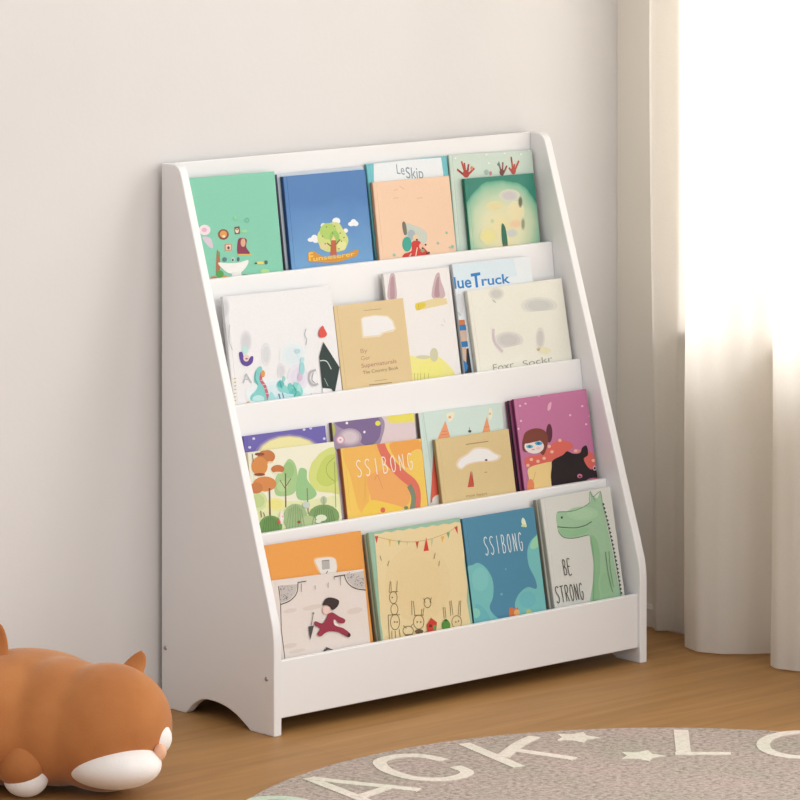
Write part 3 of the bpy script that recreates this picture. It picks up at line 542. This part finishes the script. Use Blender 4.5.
b = Book(4, 0, (368.5, 533), (460, 517.6), .0070, '#9cc4ab', '#a5bda0', label='cream book with mint border, red bunting and drawn rabbits', group=G4)
b.at(360, 510, 5.714)
edge = [(82, 136)]
for k in range(1, 16): edge.append((82+k*33, 136-k*4.6+(5 if k % 2 else -3)))
edge += [(582, 80), (598, 200), (596, 300), (612, 420), (610, 520), (640, 700), (660, 860), (140, 860), (128, 700), (118, 640), (112, 540), (104, 440), (98, 340), (92, 250)]
b.poly(edge, '#eed9a8'); b.soft(330, 420, 190, 220, ['#ecd6a4', '#ebd4a1'])
for t, c in (([(84, 150), (104, 147), (95, 192)], '#d1453c'), ([(163, 170), (178, 168), (170, 212)], '#e9c35e'), ([(214, 176), (231, 172), (222, 204)], '#7dab70'), ([(262, 180), (276, 176), (270, 208)], '#cfd2a0'), ([(317, 180), (336, 177), (326, 224)], '#c64b3e'), ([(378, 154), (393, 232), (363, 236)], '#da3d33'), ([(404, 166), (418, 164), (408, 215)], '#c3cba0'), ([(462, 152), (482, 148), (470, 188)], '#f0bb60'), ([(494, 130), (513, 126), (505, 164)], '#82b078'), ([(538, 98), (556, 90), (558, 138)], '#d43f38')): b.poly(t, c)
b.line([(84, 150), (200, 176), (300, 182), (400, 166), (500, 128), (556, 90)], .4, '#b79c6c')
LN = '#7d6d49'
def ring(cx, cy, rx, ry, w=.7): b.line([(cx+rx*math.cos(a), cy+ry*math.sin(a)) for a in [i*math.pi/5 for i in range(11)]], w, LN)
ring(190, 500, 22, 34); ring(196, 568, 20, 32); ring(200, 640, 26, 44); ring(335, 640, 30, 40); ring(552, 640, 28, 36); ring(385, 530, 20, 28); ring(275, 690, 30, 26)
for x0, y0, x1, y1 in ((165, 470, 172, 405), (178, 468, 176, 410), (208, 470, 212, 405), (296, 600, 294, 518), (312, 602, 304, 520), (358, 605, 364, 560), (350, 600, 352, 565), (518, 605, 512, 520), (530, 600, 520, 516), (572, 605, 574, 516), (560, 600, 566, 520), (480, 620, 474, 555), (490, 615, 484, 555), (372, 530, 362, 505), (398, 530, 406, 500), (160, 600, 168, 760), (180, 690, 182, 760), (200, 690, 204, 755), (222, 680, 232, 750), (165, 470, 215, 465), (160, 600, 225, 598), (308, 602, 362, 600), (120, 290, 112, 260), (155, 320, 165, 290), (420, 280, 428, 245), (448, 320, 452, 290), (245, 660, 265, 675), (290, 665, 300, 650)): b.line([(x0, y0), (x1, y1)], .6, LN)
for x, y in ((182, 500), (196, 640), (210, 640), (325, 640), (345, 640), (545, 640), (560, 635)): b.ell(x, y, 4, 4, '#5d4f35')
b.poly([(378, 655), (404, 616), (437, 642), (432, 690), (384, 698)], '#d03f2f'); b.ell(400, 662, 10, 9, '#7a2a20'); b.ell(424, 672, 10, 16, '#6d9a5c'); b.blob([(466, 650), (488, 622), (512, 650), (506, 684), (474, 686)], '#56953f'); b.ell(488, 632, 10, 5, '#3c5d2c'); b.ell(335, 694, 24, 13, '#6e5a40'); b.ell(280, 716, 26, 7, '#6e5a40'); b.ell(378, 702, 14, 8, '#a9703c')
b.build()
b = Book(4, 0, (461.8, 519), (533.8, 507), .0068, '#518eac', '#34657f', label='blue book with pale turquoise trees and tall white lettering, bottom tier', group=G4)
b.at(455, 495, 5.926)
TQ = '#7ac4c5'
b.blob([(60, 470), (110, 412), (145, 405), (190, 440), (224, 510), (226, 600), (205, 665), (232, 712), (268, 742), (260, 800), (100, 800)], TQ); b.blob([(520, 225), (470, 250), (442, 285), (428, 340), (438, 420), (476, 500), (482, 555), (430, 546), (380, 585), (355, 645), (370, 700), (420, 800), (640, 800), (600, 400)], TQ); b.blob([(500, 235), (462, 262), (445, 310), (470, 320), (505, 290)], '#9bd8b4'); b.ell(150, 500, 50, 70, '#82cbc9'); b.ell(430, 620, 50, 50, '#72bec6')
b.blob([(120, 650), (180, 680), (210, 760), (130, 790)], '#6ebac2'); b.ell(120, 700, 30, 30, '#8bd0c0'); b.blob([(400, 135), (414, 148), (424, 188), (405, 184), (393, 160)], '#e3f0d2'); b.ell(405, 182, 14, 8, '#cfe0a0'); b.hand('SSIBONG', (175, 358), (412, 326), 18, .9, '#e6f1f4', -.04, .4)
b.poly([(320, 672), (335, 664), (345, 675), (372, 668), (385, 715), (320, 728)], '#db7b45'); b.ell(366, 698, 17, 20, '#f0b57a'); b.ell(437, 694, 17, 16, '#ccd280'); b.ell(275, 588, 7, 7, '#7fb4c6'); b.ell(300, 440, 5, 6, '#79abc0')
b.build()
b = Book(4, .0080, (535.8, 500.2), (601.5, 489), .0080, '#cfd0c8', '#8d9080', label='grey spined book hidden behind the crocodile book', group=G4); b.build()
b = Book(4, 0, (540.3, 499.3), (610.2, 486.4), .0070, '#dedfd9', '#bfc1b6', label='pale grey book with a green crocodile reading Be Strong, rightmost on bottom tier', group=G4)
b.at(530, 475, 5.714)
b.blob([(156, 212), (240, 206), (338, 162), (342, 92), (362, 118), (385, 130), (403, 92), (412, 140), (432, 250), (470, 430), (500, 600), (530, 800), (352, 800), (360, 600), (362, 500), (346, 400), (332, 346), (250, 361), (192, 355), (166, 332), (154, 290)], '#a4caa7', 8)
b.soft(300, 220, 90, 40, ['#acd3ae', '#b2d6b3']); b.blob([(345, 350), (385, 380), (400, 500), (395, 720), (358, 720), (364, 520)], '#93c397'); b.blob([(170, 310), (250, 312), (330, 300), (320, 330), (250, 350), (190, 345)], '#98c79c'); b.soft(430, 620, 40, 90, ['#a0cba2', '#9ac69d'])
b.line([(156, 296), (250, 302), (310, 290), (352, 266)], .9, '#4c6952'); b.line([(156, 212), (240, 206), (300, 185), (338, 160)], .6, '#5f8166'); b.line([(160, 320), (190, 355), (250, 361), (335, 342)], .7, '#5f8166'); b.line([(338, 160), (342, 95), (360, 125), (400, 95), (412, 150)], .6, '#5f8166'); b.ell(181, 243, 6, 7, '#3f5346'); b.line([(360, 130), (375, 150)], .5, '#5f8166')
for k in range(24):
    t = k/23; x = 416+104*t+14*math.sin(t*3.1)*(.6); y = 165+530*t
    b.poly([(x-3, y-9), (x+11, y+2), (x-1, y+13)], '#3c5646')
b.line([(430, 440), (445, 560), (470, 668)], .7, '#5f8166'); b.line([(450, 435), (458, 540), (475, 640)], .6, '#6d8f74'); b.line([(345, 350), (365, 500), (360, 720)], .5, '#7fae86')
b.hand('BE', (190, 572), (243, 566), 15.5, .95, '#58564f', -.05, .3); b.hand('STRONG', (150, 732), (312, 708), 16.5, .95, '#58564f', -.05, .28)
b.build()
def in_y(px, py, Y):
    d = ray(px, py); return CAM + d*((Y-CAM.y)/d.y)
TBASE = on_z(60, 775, 0); TBASE.z = 0
def tz(px, py, z): return on_z(px, py, z)-TBASE
def ty(px, py, Y): return in_y(px, py, Y)-TBASE
HC = on_z(106, 727, .0865); BC = on_z(14, 716, .0905)
TOY = dict(base=TBASE,
 body=[(BC-TBASE, (.158, .100, .090), 0), (HC-TBASE, (.094, .086, .0865), 0), ((HC+BC)/2-TBASE, (.10, .090, .086), 0)],
 chin=[(tz(110, 761.5, .047), (.062, .082, .034), 0)],
 muzzle=[(tz(154.5, 738, .076), (.024, .024, .024), 0)],
 nose=[(tz(161, 748, .064)-FWD*.022, (.009, .009, .011), 0)],
 leg=[(tz(20, 762, .048)-FWD*.0, (.034, .036, .034), 0), (tz(24, 752, .058), (.036, .04, .036), 0)],
 paw=[(tz(26, 778.5, .0250), (.031, .030, .0245), 0)],
 ears=[('ear', tz(126, 678, .152), ty(141, 651, on_z(126, 678, .152).y),   .018, .010, (.749, -.662, 0)), ('tail', ty(-6, 664, BC.y), ty(-3, 622, BC.y), .018, .012, (.749, -.662, 0))],
)
LIGHT = dict(world=.84, wcol=(1.0, .99, .98, 1), exp=0.0, areas=[
 ('window_daylight', (2.1, -1.5, 1.75), (-.3, -.35, .7), 2.2, 2.0, 66, (1, .98, .955)),
 ('window_daylight', (2.0, -.30, 1.5), (.9, -.2, 1.1), 1.4, 1.7, 42, (1, .975, .93)),
 ('front_fill', (.1, -4.6, 1.2), (.7, 0, .35), 2.6, 1.8, 46, (1, .985, .97)),  # added fill lamp facing the shelf front and right corner, no real source there
])
# ------------------------------------------------------------------ rug
RC = Vector((.0289, -1.0616)); RR = .6194; RT = .008
rug = thing('round_rug', 'round grey beige rug with cream woven letters and stars on the wooden floor', 'rug', (RC.x, RC.y, 0))
bm = bmesh.new(); N = 160
rings = [(RR-.004, .0003), (RR, .003), (RR-.001, .006), (RR-.006, RT)]
vr = [[bm.verts.new((r*math.cos(2*math.pi*i/N), r*math.sin(2*math.pi*i/N), z)) for i in range(N)] for r, z in rings]
for a, b2 in zip(vr, vr[1:]):
    for i in range(N): bm.faces.new((a[i], a[(i+1) % N], b2[(i+1) % N], b2[i]))
bm.faces.new(vr[-1]); bm.faces.new(vr[0][::-1])
M_RUG = rug_mat('speckled_rug_pile', [(.33, '#8c8078'), (.45, '#a99c93'), (.55, '#b5a89f'), (.68, '#c2b6ad')], 125)
M_CREAM = rug_mat('cream_rug_pile', [(.3, '#d2cabd'), (.5, '#dfd8cc'), (.7, '#e8e1d6')], 125)
M_MINTP = rug_mat('mint_rug_pile', [(.3, '#b9c9b7'), (.5, '#c2d2be'), (.7, '#cbd8c7')], 125)
from_bm('pile', bm, M_RUG, rug)
def rug_letter(name, strokes, m, closed=False):
    # strokes: list of (points in photo pixels, half widths in metres) laid on the pile's surface
    bm = bmesh.new()
    for si, (pts, wd) in enumerate(strokes):
        zt = RT+.0012+si*.0003
        P = [on_z(x, y, RT) for x, y in pts]
        if len(P) > 2: P = catmull(P, n=6)
        a = []; c = []
        for i, p in enumerate(P):
            d = (P[min(i+1, len(P)-1)]-P[max(i-1, 0)]).normalized(); nn = Vector((-d.y, d.x, 0))*wd
            e = 0
            if i == 0 and not closed: p = p-d*wd*.3
            if i == len(P)-1 and not closed: p = p+d*wd*.3
            a.append(p+nn); c.append(p-nn)
        top = [[bm.verts.new((v.x-RC.x, v.y-RC.y, zt)) for v in q] for q in (a, c)]
        bot = [[bm.verts.new((v.x-RC.x, v.y-RC.y, RT-.001)) for v in q] for q in (a, c)]
        for i in range(len(P)-1):
            bm.faces.new((top[0][i], top[0][i+1], top[1][i+1], top[1][i]))
            bm.faces.new((top[0][i], bot[0][i], bot[0][i+1], top[0][i+1])); bm.faces.new((top[1][i], top[1][i+1], bot[1][i+1], bot[1][i]))
        if not closed:
          for i in (0, -1): bm.faces.new((top[0][i], top[1][i], bot[1][i], bot[0][i]))
    return from_bm(name, bm, m, rug)
def inside(p): return p
rug_letter('woven_letter', [([(309, 779), (360, 799), (378, 807)], .0085), ([(312, 779), (345, 783), (390, 787.5), (417, 790.5)], .0085), ([(390, 787.5), (360, 797.5)], .0075)], M_CREAM)['label'] = 'cream letter A woven in the rug'
rug_letter('woven_letter', [([(442, 760.5), (428, 757.5), (413, 756), (396, 757), (381, 761), (381, 766), (390, 772), (412, 778.5), (440, 780), (460, 777), (467, 772.5), (456, 767.5)], .0095)], M_CREAM)['label'] = 'cream letter C woven in the rug'
rug_letter('woven_letter', [([(465, 744.5), (518, 767)], .0095), ([(534, 737.8), (519, 745), (503, 757)], .0095), ([(515, 751), (573, 759.5)], .0085)], M_CREAM)['label'] = 'cream letter K woven in the rug'
rug_letter('woven_letter', [([(681, 731), (683.5, 753.5)], .0105), ([(677, 754.3), (729, 754.3)], .0085)], M_CREAM)['label'] = 'cream letter L woven in the rug'
cxO, cyO, rxO, ryO = 803, 745.2, 40, 12.6
rug_letter('woven_letter', [([(cxO+rxO*math.cos(a), cyO+ryO*math.sin(a)) for a in [math.pi+i*math.pi/10 for i in range(21)]], .0095)], M_CREAM, True)['label'] = 'cream letter O woven in the rug'
rug_letter('woven_letter', [([(252, 803), (258, 799.5), (280, 798.5), (300, 801), (312, 806)], .010)], M_MINTP)['label'] = 'pale mint letter woven in the rug'
def star(cx, cy):
    c = on_z(cx, cy, RT); bm = bmesh.new()
    pts = []
    for i in range(10):
        r = .034 if i % 2 == 0 else .0195; a = i*math.pi/5+.5
        pts.append((c.x-RC.x+r*math.cos(a), c.y-RC.y+r*math.sin(a)))
    tp = [bm.verts.new((x, y, RT+.0012)) for x, y in pts]; bt = [bm.verts.new((x, y, RT-.001)) for x, y in pts]
    ct = bm.verts.new((c.x-RC.x, c.y-RC.y, RT+.0012))
    for i in range(10):
        j = (i+1) % 10; bm.faces.new((tp[i], tp[j], ct)); bm.faces.new((tp[i], bt[i], bt[j], tp[j]))
    from_bm('woven_star', bm, M_CREAM, rug)['label'] = 'cream star woven in the rug'
star(576, 738); star(641, 756.3)

# ------------------------------------------------------------------ curtain
def curtain(name, label, path, zt, zb, m):
    t = thing(name, label, 'curtain', (WX-.07, -.3, 0))
    P = [Vector((x, y, 0)) for x, y in path]; P = catmull(P, n=10)
    mean = sum((p.x for p in P))/len(P)
    NZ = 60; bm = bmesh.new(); grid = []
    for k in range(NZ+1):
        z = zb+(zt-zb)*k/NZ; row = []
        f = k/NZ; amp = 1-.35*f**1.2
        for i, p in enumerate(P):
            u = i/len(P)
            x = mean+(p.x-mean)*amp+.004*math.sin(u*31+z*1.7)+(.0012+.0016*f)*math.sin(u*150+.6*math.sin(z*2))+.003*math.sin(z*5+u*11)
            y = p.y+.006*math.sin(z*1.3+u*9)-.010*f
            row.append(bm.verts.new((min(x, WX-.016)-t.location.x, y-t.location.y, z)))
        grid.append(row)
    for k in range(NZ):
        for i in range(len(P)-1): bm.faces.new((grid[k][i], grid[k][i+1], grid[k+1][i+1], grid[k+1][i]))
    me = bpy.data.meshes.new('drape'); bm.to_mesh(me); bm.free()
    for p in me.polygons: p.use_smooth = True
    link('drape', me, t, [m])
    return t
M_CURT = curtain_mat()
curtain('sheer_curtain', 'sheer white floor length curtain hanging in deep folds before the window',
        [(.93, -.085), (.912, -.098), (.906, -.117), (.935, -.140), (.945, -.165), (.925, -.192), (.885, -.205), (.858, -.226), (.851, -.26), (.866, -.294), (.893, -.322), (.922, -.345), (.936, -.370), (.918, -.392), (.880, -.395), (.855, -.410), (.850, -.44), (.866, -.472), (.900, -.497), (.932, -.520), (.925, -.55), (.88, -.565), (.855, -.60), (.87, -.64), (.92, -.67), (.935, -.70)], 2.45, .004, M_CURT)
# ------------------------------------------------------------------ plush dog
def blobmesh(name, ells, m, parent, vox=.004, smooth=6):
    bm = bmesh.new()
    for c, r, rot in ells:
        Mx = Matrix.Translation(c) @ Matrix.Rotation(rot, 4, 'Y') @ Matrix.Diagonal((*r, 1))
        bmesh.ops.create_icosphere(bm, subdivisions=4, radius=1, matrix=Mx)
    me = bpy.data.meshes.new('tmp'); bm.to_mesh(me); bm.free()
    o = bpy.data.objects.new('tmp', me); COL.objects.link(o)
    r = o.modifiers.new('r', 'REMESH'); r.mode = 'VOXEL'; r.voxel_size = vox
    s = o.modifiers.new('s', 'SMOOTH'); s.iterations = smooth; s.factor = .5
    dg = bpy.context.evaluated_depsgraph_get(); dg.update()
    me2 = bpy.data.meshes.new_from_object(o.evaluated_get(dg)); bpy.data.objects.remove(o)
    me2.name = name; me2.materials.clear()
    for p in me2.polygons: p.use_smooth = True
    return link(name, me2, parent, [m])
TB = TOY['base']
M_OR = plush_mat('orange_plush', '#ad6e40', '#b97a49'); M_WH = plush_mat('white_plush', '#ece6e2', '#f3eeea'); M_PK = plush_mat('peach_plush', '#e3ad8d', '#ebb898')
dog = thing('plush_dog', 'orange and white plush dog lying on the wooden floor beside the bookcase', 'plush toy', TB)
blobmesh('body', TOY['body'], M_OR, dog, .004, 34)
blobmesh('chin', TOY['chin'], M_WH, dog, .003, 8)
blobmesh('muzzle', TOY['muzzle'], M_WH, dog, .003, 6)
blobmesh('nose_patch', TOY['nose'], M_PK, dog, .002, 4)
blobmesh('foreleg', TOY['leg'], M_OR, dog, .003, 8)
blobmesh('paw', TOY['paw'], M_WH, dog, .003, 6)
def ear(name, base, tip, width, thick, lean):
    bm = bmesh.new(); base = Vector(base); tip = Vector(tip); ax = tip-base; L = ax.length; ax.normalize()
    sd = Vector(lean).normalized(); fr = ax.cross(sd).normalized(); n = 10
    prev = None; cols = 14
    for i in range(n+1):
        t = i/n; w = width*(1-t**1.8)**.62+.0015; th = thick*(1-.55*t)
        c = base+ax*L*t+fr*(.006*math.sin(t*3))
        row = [bm.verts.new(c+sd*w*math.cos(a)+fr*th*math.sin(a)*(1 if math.sin(a) > 0 else .45)) for a in [2*math.pi*j/cols for j in range(cols)]]
        if prev:
            for j in range(cols): bm.faces.new((prev[j], prev[(j+1) % cols], row[(j+1) % cols], row[j]))
        else: bm.faces.new(row[::-1])
        prev = row
    bm.faces.new(prev); return from_bm(name, bm, M_OR, dog, True)
for e in TOY['ears']: ear(*e)

# ------------------------------------------------------------------ light
w = bpy.data.worlds.new('world'); SC.world = w; w.use_nodes = True
bg = w.node_tree.nodes['Background']; bg.inputs['Color'].default_value = LIGHT['wcol']; bg.inputs['Strength'].default_value = LIGHT['world']
def area(name, loc, target, sx, sy, power, col):
    ld = bpy.data.lights.new(name, 'AREA'); ld.shape = 'RECTANGLE'; ld.size = sx; ld.size_y = sy; ld.energy = power; ld.color = col
    o = bpy.data.objects.new(name, ld); COL.objects.link(o); o.location = loc
    o.rotation_euler = (Vector(target)-Vector(loc)).to_track_quat('-Z', 'Y').to_euler(); return o
for a in LIGHT['areas']: area(*a)
SC.view_settings.view_transform = 'Standard'; SC.view_settings.look = 'None'; SC.view_settings.gamma = 1; SC.view_settings.use_curve_mapping = False
SC.view_settings.exposure = LIGHT['exp']
